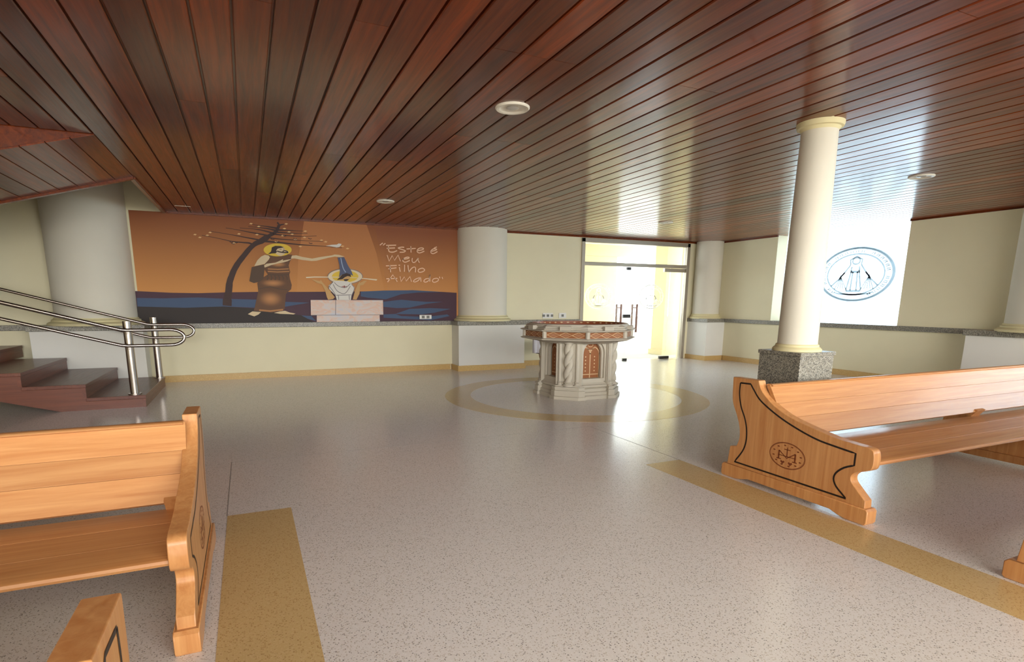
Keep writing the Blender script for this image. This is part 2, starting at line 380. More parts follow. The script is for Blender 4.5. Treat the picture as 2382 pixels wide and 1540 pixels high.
def ellipse(cx, cy, rx, ry, n=56, a0=0, a1=360):
    return [(cx+rx*math.cos(R(a0+(a1-a0)*i/n)), cy+ry*math.sin(R(a0+(a1-a0)*i/n))) for i in range(n+1)]
def medallion(mapf, rx, rz, w, veil=True):
    """round medal emblem: rings, ring of letters, standing robed figure with rays; local (u,v) metres"""
    m = MB()
    for k_ in (1, .96, .76): m.strip(ellipse(0, 0, rx*k_, rz*k_), w, mapf)
    for i in range(30):                                   # lettering round the rim
        a = R(-60+i*10); c_, s_ = math.cos(a), math.sin(a)
        if i % 7 == 6: continue
        p = lambda q, da: (rx*q*math.cos(a+da), rz*q*math.sin(a+da))
        m.strip([p(.81,-.04), p(.91,-.03), p(.86,.0), p(.91,.03), p(.81,.04)], w*.7, mapf)
    S = lambda pts, ww=1: m.strip([(x*rx, z*rz) for x, z in pts], w*ww, mapf)
    S(ellipse(0, .5, .1, .12, 20)); S([(-.14,.36),(-.16,.55),(0,.68),(.16,.55),(.14,.36)])
    S([(-.14,.36),(-.3,.05),(-.45,-.2),(-.62,-.42)]); S([(.14,.36),(.3,.05),(.45,-.2),(.62,-.42)])
    S([(-.1,.3),(-.12,0),(-.2,-.6)]); S([(.1,.3),(.12,0),(.2,-.6)]); S([(-.06,.1),(-.08,-.6)]); S([(.06,.1),(.08,-.6)])
    S([(-.12,.1),(.12,.1)], 1.5); S([(-.2,-.62),(.2,-.62)], 1.4); S(ellipse(0,-.66,.5,.1,24,180,360))
    S([(-.28,.08),(-.36,-.05),(-.4,-.02)]); S([(.28,.08),(.36,-.05),(.4,-.02)])
    for i in range(5):
        S([(-.38,-.06),(-.52+.08*i,-.55)], .6); S([(.38,-.06),(.52-.08*i,-.55)], .6)
    return m
for lf, cx in ((leaves[0], 7.876), (leaves[1], 9.47)):
    medallion(lambda u, v, cx=cx: (cx+u, gy-.002, 1.605+v), .385, .3, .016).obj('etched_emblem', MAT['etch_cream'], lf)

# ------------------------------------------------------------------ window
win = struct(thing('window_1', 'tall frosted glass window etched with a large round emblem', 'window')); del win['category']
pane = MB().box(GX, GX+.012, WY0-.05, WY1+.02, LED-.005, 3.0).obj('pane', MAT['frosted_glass'], win)
medallion(lambda u, v: (GX-.003, 7.86-u, 2.06+v), .79, .54, .034).obj('etched_emblem', MAT['etch_glass'], pane)
for i in (1, 2):
    wi = struct(thing('window_%d' % (i+1), 'tall frosted glass window', 'window')); del wi['category']
    MB().box(GX, GX+.012, WINS[i][0], WINS[i][1], LED-.005, 3.0).obj('pane', MAT['frosted_glass'], wi)
for z in (1.34, 2.75): MB().box(GX-.06, GX+.03, WY0-.01, WY0+.07, z, z+.06).obj('glass_clip', MAT['darkmetal'], win)

# ------------------------------------------------------------------ mural (paint on the far wall)
mural = thing('mural', 'orange painted mural of a baptism by the sea with a lettered quotation', 'mural', (0, Y0, LED))
lay = [0]
def wallmap(px, py, dy): 
    p = onY(px, py, Y0); return (p.x, -dy, p.z-LED)
def paint(name, c, rough=.6, c2=None, z0=0, z1=1, noisec=None):
    t = NT('paint_'+name, rough); v = t.coords()
    if noisec:
        t.col(t.ramp(t.noise(t.coords((2.2,2.2,5)), 1.6, 5, .6, 1.2), noisec))
    elif c2:
        tc = t.n('ShaderNodeTexCoord'); sp = t.n('ShaderNodeSeparateXYZ'); t.l(tc.outputs['Object'], sp.inputs[0])
        mr = t.n('ShaderNodeMapRange'); mr.inputs['From Min'].default_value = z0; mr.inputs['From Max'].default_value = z1; t.l(sp.outputs[2], mr.inputs['Value'])
        t.col(t.mix(mr.outputs[0], c, c2))
    else: t.col(t.mix(t.noise(v, 6, 3), tuple(x*.92 for x in c[:3])+(1,), c))
    return t.m
SKY = paint('sky', srgb(206,140,70), .6, srgb(136,70,28), .58, 1.95)
BEAM = paint('beam', srgb(206,142,74), .6, srgb(180,112,62), .58, 1.95)
SKY2 = paint('sky_right', srgb(204,140,74), .6, srgb(142,78,40), .58, 1.8)
PURP = paint('purple', srgb(70,38,56)); BLUE = paint('blue', srgb(62,84,118)); GRND = paint('ground', srgb(40,29,25)); TREE = paint('tree', srgb(62,36,30))
SKIN = paint('skin', srgb(222,200,160)); SKIN2 = paint('skin_tan', srgb(208,164,104)); ROBE = paint('robe', srgb(104,68,40)); ROBE2 = paint('robe_dark', srgb(86,62,42))
ROBEL = paint('robe_light', srgb(150,98,56)); ROBEL2 = paint('robe_glow', srgb(186,128,74)); HAIR = paint('hair', srgb(52,30,24)); GOLD = paint('gold', srgb(232,196,62))
CREAM = paint('cream', srgb(232,214,180)); WHITE = paint('white', srgb(228,224,216)); GREYP = paint('fold', srgb(130,124,124)); WATER = paint('water', srgb(84,92,124)); WATL = paint('water_light', srgb(158,176,206))
REDP = paint('red', srgb(150,50,40)); LEAFP = paint('leaf', srgb(232,190,130)); LETT = paint('lettering', srgb(250,206,170));
MARB = paint('marble', None, .6, noisec=[(.3,srgb(206,206,214)),(.48,srgb(222,206,196)),(.58,srgb(226,190,170)),(.7,srgb(218,208,204))])
def radial(name, px, py, rx, rz, c0, c1):
    t = NT('paint_'+name, .6); tc = t.n('ShaderNodeTexCoord'); mp = t.n('ShaderNodeMapping'); p = wallmap(px, py, 0)
    mp.inputs['Location'].default_value = (-p[0]/rx, 0, -p[2]/rz); mp.inputs['Scale'].default_value = (1/rx, 0, 1/rz)
    ln = t.n('ShaderNodeVectorMath', operation='LENGTH'); t.l(tc.outputs['Object'], mp.inputs['Vector']); t.l(mp.outputs[0], ln.inputs[0])
    t.col(t.ramp(ln.outputs['Value'], [(0, c0), (1, c1)], 'EASE')); return t.m
def mpart(name, mat, polys=(), strips=(), parent=None, sc=(1,0,0), w=1):
    """polys / strips in crop coordinates: px = ox + u/s"""
    lay[0] += 1; dy = .003+.0007*lay[0]; s, ox, oy = sc; m = MB()
    f = lambda u, v: wallmap(ox+u/s, oy+v/s, dy)
    for p in polys: m.poly([f(*q) for q in p])
    for st in strips:
        pts, ww = (st if isinstance(st, tuple) and not isinstance(st[0], (int, float)) and len(st) == 2 and isinstance(st[1], (int, float, list)) else (st, w))
        # ribbon width is measured on the wall in metres
        W = [f(*q) for q in pts]; m.strip([(a[0], a[2]) for a in W], ww, lambda x, z: (x, -dy, z))
    return m.obj(name, mat, parent or mural)
FULL = (1, 0, 0); C2 = (5.133, 300, 480); C3 = (5.133, 660, 480); F7 = (7.0, 560, 540); T6 = (6.1077, 440, 500); L11 = (11, 860, 540)
zt = H-LED-.03
m = MB().poly([(-1.72,-.002,0),(4.24,-.002,0),(4.24,-.002,zt),(-1.16,-.002,zt),(-1.16,-.002,1.92),(-1.72,-.002,1.92)]); m.obj('sky_field', SKY, mural)
mpart('sky_field', SKY2, [[(870,517),(1062,526),(1062,690),(905,690)]], sc=FULL)
mpart('light_beam', BEAM, [[(708,508),(850,515),(876,590),(896,685),(690,685),(694,600)]], sc=FULL)
mpart('sea', PURP, [[(314,677),(400,681),(460,682),(530,680),(600,679),(700,679),(840,678),(880,677),(960,675),(1062,681),(1062,751),(318,753.5)]], sc=FULL)
mpart('wave', BLUE, [[(318,693),(380,694),(460,692),(520,695),(600,697),(660,702),(720,704),(660,714),(600,716),(520,713),(430,716),(320,713)]], sc=FULL)
for p in ([(920,1018),(1200,1005),(1550,1002),(1900,1022),(1600,1030),(1400,1050),(1220,1110),(1000,1090),(920,1075)],
          [(1190,1140),(1400,1115),(1560,1130),(1700,1140),(1900,1140),(1700,1165),(1500,1210),(1350,1215),(1190,1200)],
          [(1330,1285),(1500,1225),(1750,1215),(1990,1225),(1800,1270),(1650,1290)],
          [(1190,1290),(1330,1285),(1400,1310),(1700,1320),(1950,1290),(1980,1310),(1750,1360),(1500,1345),(1190,1330)],
          [(170,1300),(330,1310),(385,1370),(280,1340)]):
    mpart('wave', BLUE, [p], sc=C3)
mpart('shore', GRND, [[(317,713),(430,716),(520,713),(600,718),(670,731),(700,733),(735,752.5),(319,753.5)]], sc=FULL)
tr = [(540,1290),(545,1180),(560,1100),(575,960),(600,880),(640,780),(700,680),(770,590),(860,480),(940,410),(1020,375),(1130,300),(1220,250),(1260,190),(1275,140),(1250,105)]
tw = [.15,.125,.115,.105,.1,.095,.09,.085,.08,.085,.1,.06,.055,.05,.03,.012]
tree = mpart('tree_trunk', TREE, strips=[(catmull(tr,4), [tw[min(i//4, 15)] for i in range(61)])], sc=T6)
br = [[(900,420),(850,400),(760,392),(600,375),(400,330),(180,290)],[(1000,365),(960,350),(800,320),(560,275),(310,235)],[(1130,300),(1080,285),(880,250),(700,215),(520,185)],
      [(1210,265),(1100,235),(950,205),(720,185)],[(1220,220),(1080,190),(840,165)],[(1240,190),(1100,165),(900,140)],
      [(1080,375),(1300,395),(1600,425),(1900,445),(2170,470)],[(1060,350),(1110,325),(1300,345),(1600,365),(1900,378)],[(1130,310),(1190,275),(1350,290),(1600,308),(1810,298)],
      [(1230,245),(1300,250),(1500,262),(1680,260)],[(1260,215),(1400,220),(1620,232)],[(1280,150),(1330,135),(1380,128)]]
mpart('branches', TREE, strips=[(catmull(b,4), [max(.008, .036*(1-i/(4*(len(b)-1)))) for i in range(4*(len(b)-1)+1)]) for b in br], parent=tree, sc=T6)['kind'] = 'stuff'
lv = [(85,280),(155,320),(300,250),(880,125),(990,165),(710,270),(965,280),(1355,195),(1420,242),(1650,232),(1640,320),(1510,345),(1580,448),(1465,275),(1880,360),(1940,382),(2180,445),(2250,478),(640,400),(260,290),(1380,128),(1330,295),(1240,378)]
mpart('leaves', LEAFP, [[(x-28,y+4),(x-6,y-11),(x+24,y-3),(x+6,y+11)] for x, y in lv], parent=tree, sc=T6)['kind'] = 'stuff'
mpart('twigs', TREE, strips=[([(x,y),(x+28,y+14),(x+50,y+8)], .012) for x, y in ((575,380),(600,400),(640,385),(1160,340),(1230,370),(1330,290),(1480,330),(1700,395),(1690,330))], parent=tree, sc=T6)['kind'] = 'stuff'
b_ = mpart('baptist_figure', ROBE, [[(430,365),(500,345),(570,350),(600,378),(660,395),(730,358),(840,370),(830,430),(800,480),(780,540),(790,600),(805,650),(790,690),(440,690),(380,600),(390,520),(450,430)],
    [(270,830),(330,760),(440,690),(790,690),(800,760),(830,860),(820,930),(760,980),(735,1010),(715,1260),(640,1290),(500,1310),(380,1295),(210,1280),(230,1220),(265,1050),(285,960)]], sc=F7)
mpart('halo', GOLD, [ellipse(600,290,228,105)[:-1]], parent=b_, sc=F7)
for i_, (cx_, cy_, rx_, ry_) in enumerate(((485,1085,215,165),(530,830,225,85),(610,525,150,60))):
    mpart('robe_glow', radial('glow%d' % i_, 560+cx_/7, 540+cy_/7, rx_/7*.0078, ry_/7*.0069, srgb(192,132,78), srgb(104,68,40)), [ellipse(cx_,cy_,rx_,ry_)[:-1]], parent=b_, sc=F7)
for q_ in (([(440,600),(600,608),(780,598)], .02), ([(440,640),(600,650),(790,640)], .02), ([(300,1270),(480,1285),(690,1262)], .03)): mpart('robe_sash', ROBEL2, [], [q_], parent=b_, sc=F7)
mpart('robe_fold', ROBE2, [[(180,570),(380,525),(385,620),(370,760),(300,810),(215,830),(140,800)]], [([(430+60*i,705),(445+62*i,745),(425+66*i,780)], .02) for i in range(6)]+[([(290,925),(480,890),(640,930),(760,935)], .016), ([(440,690),(640,700),(790,690)], .02)], parent=b_, sc=F7)
mpart('face_and_neck', SKIN, [[(575,300),(600,262),(650,255),(700,250),(715,275),(720,290),(770,310),(780,335),(720,345),(700,370),(650,392),(600,375),(560,345),(590,320)]], parent=b_, sc=F7)
mpart('hair', HAIR, [[(500,290),(505,250),(560,225),(650,228),(705,250),(640,262),(600,270),(575,300),(590,320),(570,345),(500,350),(440,362),(490,320)]], [([(590,310),(640,325),(700,334),(775,335)], .022), ([(680,320),(705,303),(740,308),(768,325)], .02), ([(630,285),(650,280),(665,286)], .008), ([(690,280),(703,276),(712,282)], .008)], parent=b_, sc=F7)
mpart('arm', SKIN, [[(330,400),(390,372),(450,380),(475,410),(455,450),(390,520),(220,555),(270,460)]], parent=b_, sc=F7)
mpart('arm', SKIN, [[(380,545),(420,515),(560,500),(640,465),(690,440),(680,465),(760,450),(830,440),(760,475),(690,495),(610,510),(490,540),(390,578)]], parent=b_, sc=F7)
mpart('arm', SKIN, [[(830,385),(900,378),(1000,405),(1160,432),(1300,405),(1480,380),(1530,365),(1600,372),(1690,400),(1600,410),(1530,400),(1420,420),(1230,468),(1150,472),(1000,455),(880,430),(815,432)]], parent=b_, sc=F7)
mpart('foot', SKIN, [[(115,1335),(190,1290),(330,1300),(290,1340),(220,1372)]], parent=b_, sc=F7)
mpart('foot', SKIN, [[(540,1315),(640,1290),(720,1280),(800,1310),(890,1325),(860,1340),(790,1335),(640,1330)]], parent=b_, sc=F7)
c_ = mpart('baptised_figure', CREAM, [ellipse(1697,722,280,122)[:-1]], sc=F7)
mpart('halo_edge', GREYP, strips=[(ellipse(1697,722,282,123), .012)], parent=c_, sc=F7)
mpart('halo', GOLD, [ellipse(1697,722,215,95)[:-1]], parent=c_, sc=F7)
mpart('cross_bar', CREAM, [[(1060,730),(1200,722),(1620,728),(1620,740),(1200,742),(1065,750)],[(1760,735),(1960,745),(2220,768),(2205,790),(1960,758),(1760,742)]], parent=c_, sc=F7)
mpart('arm', SKIN2, [[(1150,765),(1230,785),(1290,800),(1300,775),(1330,820),(1400,900),(1530,1060),(1500,1090),(1420,1100),(1400,1060),(1370,950),(1320,850),(1240,830)]], parent=c_, sc=F7)
mpart('arm', SKIN2, [[(2050,790),(1990,860),(1940,870),(1930,1000),(1880,1100),(1820,1095),(1850,980),(1900,850),(1940,790),(1935,830),(2010,790)]], parent=c_, sc=F7)
mpart('tunic', WHITE, [[(1430,870),(1500,810),(1560,790),(1740,800),(1800,840),(1850,900),(1840,960),(1800,1030),(1790,1105),(1560,1105),(1540,1030),(1500,990),(1440,930)]], parent=c_, sc=F7)
mpart('tunic_fold', GREYP, strips=[(catmull(p,4), .012) for p in ([(1520,820),(1590,880),(1700,905),(1780,840)],[(1500,850),(1570,960),(1690,1000),(1780,880)],[(1440,880),(1500,960),(1540,1025)],[(1500,810),(1440,880),(1430,930)],[(1550,1028),(1660,1026),(1790,1020)],[(1800,850),(1845,920),(1800,1030)],[(1585,1030),(1592,1100)],[(1760,1030),(1768,1100)])], parent=c_, sc=F7)
mpart('breast_cross', REDP, strips=[([(1640,888),(1722,888)], .012), ([(1682,870),(1682,908)], .016)], parent=c_, sc=F7)
mpart('face', SKIN2, [[(1660,750),(1730,715),(1775,722),(1775,770),(1725,797),(1670,785),(1640,790),(1600,790),(1620,770)]], parent=c_, sc=F7)
mpart('hair', HAIR, [[(1560,782),(1610,735),(1650,690),(1720,668),(1785,690),(1792,735),(1770,722),(1735,716),(1690,735),(1655,765),(1600,775)],[(1665,772),(1720,765),(1760,768),(1725,798),(1690,798)]], parent=c_, sc=F7)
mpart('poured_water', WATER, [[(1575,415),(1680,410),(1740,540),(1800,640),(1825,715),(1785,690),(1720,668),(1650,690),(1595,740),(1610,640),(1605,540)]], sc=F7)
mpart('water_highlight', WATL, strips=[(catmull([(1625,420),(1645,520),(1670,600),(1705,655)],4), .018)], sc=F7)
mpart('dove', WHITE, [[(1380,225),(1480,208),(1560,205),(1590,187),(1635,195),(1632,215),(1600,245),(1560,252),(1470,235)]], sc=F7)
mpart('painted_basin', MARB, [[(1135,1105),(2310,1108),(2315,1340),(1140,1350)],[(1235,1355),(2255,1348),(2260,1480),(1235,1480)]], sc=F7)
mpart('basin_line', GREYP, strips=[([(1543,1108),(1540,1345)], .012), ([(1140,1352),(2315,1344)], .009)], sc=F7)
ST = [[(250,338),(325,280)],[(330,342),(390,290)],[(410,345),(665,338)],[(425,418),(635,408)],[(465,345),(470,420),(480,490),(520,512),(600,512),(690,475)],
 [(870,392),(800,388),(720,405),(740,425),(880,470),(900,490),(850,515),(755,518)],[(930,435),(1165,420)],[(1040,362),(1045,525)],
 [(1200,480),(1330,455),(1365,425),(1320,408),(1250,420),(1200,470),(1210,515),(1270,535),(1385,490)],[(1545,500),(1660,470),(1700,445),(1660,430),(1600,440),(1548,490),(1560,535),(1620,552),(1720,500)],[(1630,415),(1705,380)],
 [(435,590),(485,745),(565,605),(625,725),(715,590),(775,750)],[(835,700),(960,680),(1000,655),(960,642),(880,665),(835,715),(850,755),(910,770),(1015,725)],[(1080,665),(1070,740),(1100,778),(1160,760),(1230,665),(1225,720),(1260,785)],
 [(405,865),(680,855)],[(505,855),(525,1030)],[(465,940),(675,915)],[(745,895),(770,1015)],[(725,850),(765,848)],[(880,835),(875,1015)],[(965,845),(985,1030)],[(985,1030),(1060,930),(1130,895),(1160,930),(1155,1030)],
 [(1330,925),(1250,950),(1225,1000),(1270,1030),(1350,1010),(1395,965),(1330,920)],[(445,1280),(580,1095),(695,1270)],[(415,1195),(695,1185)],[(765,1135),(790,1265),(875,1145),(920,1255),(1020,1140),(1055,1270)],
 [(1270,1165),(1170,1200),(1105,1255),(1150,1275),(1240,1230),(1285,1160),(1300,1270)],[(1500,1185),(1420,1200),(1370,1255),(1420,1280),(1500,1230),(1530,1095),(1525,1270)],
 [(1700,1180),(1620,1200),(1590,1255),(1640,1285),(1720,1255),(1750,1210),(1700,1178)],[(1770,1140),(1785,1185)],[(1835,1150),(1855,1200)]]
sharp = {11, 23, 25}
GR = [[0],[1],[2,3,4],[5],[6,7],[8],[9,10],[11],[12],[13],[14,15,16],[17,18],[19],[20,21],[22],[23,24],[25],[26],[27],[28],[29],[30]]
for g_ in GR:
    mpart('letter', LETT, strips=[((ST[i] if (len(ST[i]) < 3 or i in sharp) else catmull(ST[i], 4)), .02) for i in g_], sc=L11); lay[0] -= 1

# ------------------------------------------------------------------ pews
PROF = [(0,.868),(-.262,.870)]+catmull([(-.262,.870),(-.294,.799),(-.375,.726),(-.479,.667),(-.617,.618),(-.867,.566),(-1.013,.545),(-1.185,.536)],4)[1:]+\
       catmull([(-1.185,.536),(-1.222,.522),(-1.236,.48),(-1.236,.42),(-1.216,.383),(-1.136,.349),(-1.103,.316),(-1.104,.278),(-1.135,.242),(-1.215,.168)],3)[1:]+\
       [(-1.22,.09),(0.0,.09)]+catmull([(-.01,.1),(-.02,.2),(-.028,.27)],3)+catmull([(-.095,.285),(-.118,.362),(-.107,.454),(-.075,.538),(-.025,.631),(-.008,.702),(0,.868)],4)[:-1]
INL = catmull([(-.187,.832),(-.223,.789),(-.283,.724),(-.371,.669),(-.506,.605),(-.671,.547),(-.824,.508),(-.956,.492),(-1.112,.478)],4)
INL = [(-.082,.828)]+INL+catmull([(-1.112,.392),(-1.045,.358),(-.992,.306),(-.979,.256),(-1.004,.208),(-1.053,.168),(-1.084,.143)],3)+catmull([(-.09,.144),(-.164,.253),(-.192,.343),(-.188,.443),(-.159,.537),(-.111,.627),(-.082,.732),(-.082,.828)],4)
def pew_end(t, x0, x1, out, deco):
    """panel between x0,x1; out = +-1 side of the outer face"""
    p = MB().prism(PROF, 0, x0, x1).obj('end_panel', MAT['pew_panel'], t, bevel=.007)
    bp = [(.035,.012),(.035,.095),(.015,.115),(-1.235,.115),(-1.25,.1),(-1.25,.02),(-1.235,0.0),(-1.1,0.0),(-1.04,.012),(-.98,.032),(-.25,.032),(-.18,.012),(-.12,0),(.02,0)]
    MB().prism(bp, 0, min(x0,x1)-.014, max(x0,x1)+.014).obj('base_block', MAT['pew_panel'], p, bevel=.006)
    if deco:
        xo = (max(x0,x1) if out > 0 else min(x0,x1))+out*.0012
        MB().strip(INL, .0135, lambda u, v: (xo, u, v)).obj('black_inlay', MAT['inlay'], p)
        f = lambda u, v: (xo, -.588-out*-1*u*1.0 if False else -.588+(-u), .324+v)
        e = MB(); e.strip(ellipse(0,0,.157,.102), .005, f); e.strip(ellipse(0,0,.15,.097), .003, f)
        for i in range(12):
            a = 2*math.pi*i/12+.2; e.poly([f(.122*math.cos(a)+.012*math.cos(q), .08*math.sin(a)+.006*math.sin(q)) for q in [2*math.pi*j/5 for j in range(5)]])
        S = lambda pts, w_=.009: e.strip(pts, w_, f)
        S([(-.072,-.035),(-.072,.03)],.014); S([(.072,-.035),(.072,.03)],.014); S([(-.072,.03),(0,-.02),(.072,.03)],.008); S([(-.08,-.006),(.08,-.006)],.006)
        S([(0,-.01),(0,.066)],.008); S([(-.028,.048),(.028,.048)],.007); S([(-.09,-.036),(-.05,-.036)],.008); S([(.05,-.036),(.09,-.036)],.008)
        for sx in (-.034, .034): e.poly([f(sx+a, -.058+b) for a, b in ((0,-.016),(.02,.004),(.012,.014),(0,.008),(-.012,.014),(-.02,.004))])
        e.obj('carved_emblem', MAT['engraved'], p)
    return p
def pew(label, x, y, side, L, mid=None, group='wooden pews'):
    """side +1: pew runs to +x from its aisle end at x; -1: runs to -x"""
    t = thing('church_pew', label, 'pew', (x, y, 0), group)
    s = side; th = .075
    pew_end(t, 0, s*th, -s, True)
    pew_end(t, s*(L-th), s*L, s, False)
    a, b = sorted((s*th, s*(L-th)))
    # backrest planks, leaning
    B0, B1 = Vector((-.545,.464)), Vector((-.325,.842)); dv = (B1-B0); nv = Vector((dv.y, -dv.x)).normalized()*-1
    nv = Vector((dv.y, -dv.x)).normalized(); 
    if nv.x < 0: nv = -nv
    cuts = [0, .34, .63, 1]
    for i in range(3):
        p0 = B0+dv*(cuts[i]+(.002 if i else 0)); p1 = B0+dv*cuts[i+1]
        MB().prism([tuple(p0), tuple(p1), tuple(p1+nv*.032), tuple(p0+nv*.032)], 0, a-.02, b+.02).obj('back_plank', MAT['pew_plank'], t, bevel=.0015)
    c = B1+nv*.012
    MB().prism([(c.x+.034*math.cos(q), c.y+.012*math.sin(q)) for q in [2*math.pi*k_/14 for k_ in range(14)]], 0, a-.01, b+.01).obj('top_bead', MAT['pew_plank'], t, bevel=.001)
    S0, S1 = Vector((-1.205,.442)), Vector((-.50,.416)); ds = S1-S0; ns = Vector((0,-.036))
    for i, (q0, q1) in enumerate(((0,.3),(.303,.66),(.663,1))):
        p0 = S0+ds*q0; p1 = S0+ds*q1
        if i == 0: pr = [tuple(p1), tuple(p0), (p0.x-.014,p0.y-.008), (p0.x-.018,p0.y-.02), (p0.x-.012,p0.y-.032), tuple(p0+ns), tuple(p1+ns)]
        else: pr = [tuple(p1), tuple(p0), tuple(p0+ns), tuple(p1+ns)]
        MB().prism(pr, 0, a-.02, b+.02).obj('seat_plank', MAT['pew_plank'], t, bevel=.0015)
    if mid:
        mp = MB().prism([(-1.15,.408),(-.48,.40),(-.35,.6),(-.28,.6),(-.2,.1),(-1.2,.1),(-1.1,.26)], 0, s*mid-.035, s*mid+.035).obj('middle_support', MAT['pew_panel'], t, bevel=.004)
        MB().prism([(.0,0),(0,.1),(-1.22,.1),(-1.24,0),(-1.1,0),(-1.0,.03),(-.25,.03),(-.15,0)], 0, s*mid-.05, s*mid+.05).obj('base_block', MAT['pew_panel'], mp, bevel=.004)
        for q in (mid,):
            MB().prism([(-.51,.415),(-.56,.48),(-.50,.50),(-.44,.42)], 0, s*q-.12, s*q+.02).obj('seat_bracket', MAT['pew_panel'], t)
    MB().prism([(-.51,.415),(-.56,.48),(-.50,.50),(-.44,.42)], 0, s*th, s*(th+.09)).obj('seat_bracket', MAT['pew_panel'], t)
    return t
pew('wooden pew standing before the granite block of the slender column', 3.76, 3.50, 1, 5.5, 2.72)
pew('wooden pew with its curved end showing only a base corner by the tan strip', 3.76, 1.46, 1, 5.5, 2.72)
pew('orange wooden pew standing in front of the stair foot', -.295, 3.73, -1, 5.0, 2.5)
pew('orange wooden pew behind the one at the stair foot, only its top corner showing', -.295, 1.36, -1, 5.0, 2.5)

# ------------------------------------------------------------------ staircase and handrails
FX = [-1.38-.68*i for i in range(7)]; FZ = [.17+.188*i for i in range(7)]
SY0, SY1 = 9.05, 11.14
st = thing('staircase', 'polished dark wood staircase rising to the left of the mural', 'staircase', (-1.38, 9.05, 0))
lx, ly = -1.38, 9.05
for i in range(7):
    yb = SY1 if i < 2 else (Y0-.07 if FX[i]+.01 < -3.3 else SY1)
    yb = SY1-.0 if FX[i] > -3.2 else Y0-.065
    s_ = MB().box(FX[i]-.70-lx, FX[i]-lx, SY0-ly, yb-ly, FZ[i]-.05, FZ[i]).obj('tread', MAT['stair_wood'], st, bevel=.006)
    MB().box(FX[i]-.05-lx, FX[i]-.008-lx, SY0+.005-ly, yb-.003-ly, (FZ[i-1] if i else 0), FZ[i]-.05).obj('riser', MAT['stair_wood'], st)
prof = []
for i in range(7):
    prof += [(FX[i]-.012-lx, FZ[i-1] if i else 0), (FX[i]-.012-lx, FZ[i]-.006)]
prof += [(FX[6]-.68-lx, FZ[6]-.006), (FX[6]-.68-lx, FZ[6]-.2), (-2.38-lx, 0)]
MB().prism(prof, 1, .012, .06).obj('stringer', MAT['stair_side'], st)
MB().prism(prof, 1, SY1-ly-.06, SY1-ly-.012).obj('stringer', MAT['stair_side'], st)
MB().prism([(-2.36-lx,.01),(-2.38-lx,0),(FX[6]-.68-lx,FZ[6]-.2),(FX[6]-.68-lx,FZ[6]-.17)], 1, .05, SY1-ly-.05).obj('underside', MAT['stair_side'], st)
def handrail(label, x, y, xr=.52):
    t = thing('stair_handrail', label, 'handrail', (x, y, .17), 'stainless stair handrails')
    MB().lathe([(.054,0),(.054,1.02),(.05,1.022)], n=24).obj('post', MAT['steel'], t, True)
    MB().lathe([(.085,0),(.085,.012),(.06,.014)], n=24).obj('base_flange', MAT['steel'], t, True)
    sl = .296; zu, zl = .9, .685; yo = .075; x_r = .42
    pts = [(-4.6, -yo, zu+.035+sl*4.5), (-.12, -yo, zu+.035), (-.04, -yo, zu+.01), (.05, -yo, zu)]
    pts = [(-4.6,-yo,zu+.03+sl*4.45),(-.15,-yo,zu+.03),(-.07,-yo,zu+.008),(.0,-yo,zu),(.1,-yo,zu)]
    r = (zu-zl)/2; cz = (zu+zl)/2
    for i in range(13):
        a = math.pi/2-math.pi*i/12; pts.append((xr+r*math.cos(a)*1.6, -yo, cz+r*math.sin(a)))
    pts += [(.1,-yo,zl),(0,-yo,zl),(-.07,-yo,zl+.008),(-.15,-yo,zl+.03),(-4.6,-yo,zl+.03+sl*4.45)]
    MB().tube(pts, .023, 14).obj('rail', MAT['steel'], t, True)
    for z in (zu-.03, zl-.03): MB().tube([(0,0,z-.02),(0,-yo,z-.02),(0,-yo,z+.03)], .012, 8).obj('rail_bracket', MAT['steel'], t, True)
    return t
handrail('brushed steel stair handrail on the outer edge of the bottom step', -1.53, 9.2)
handrail('brushed steel stair handrail next to the column pedestal', -1.44, 10.98, .42)

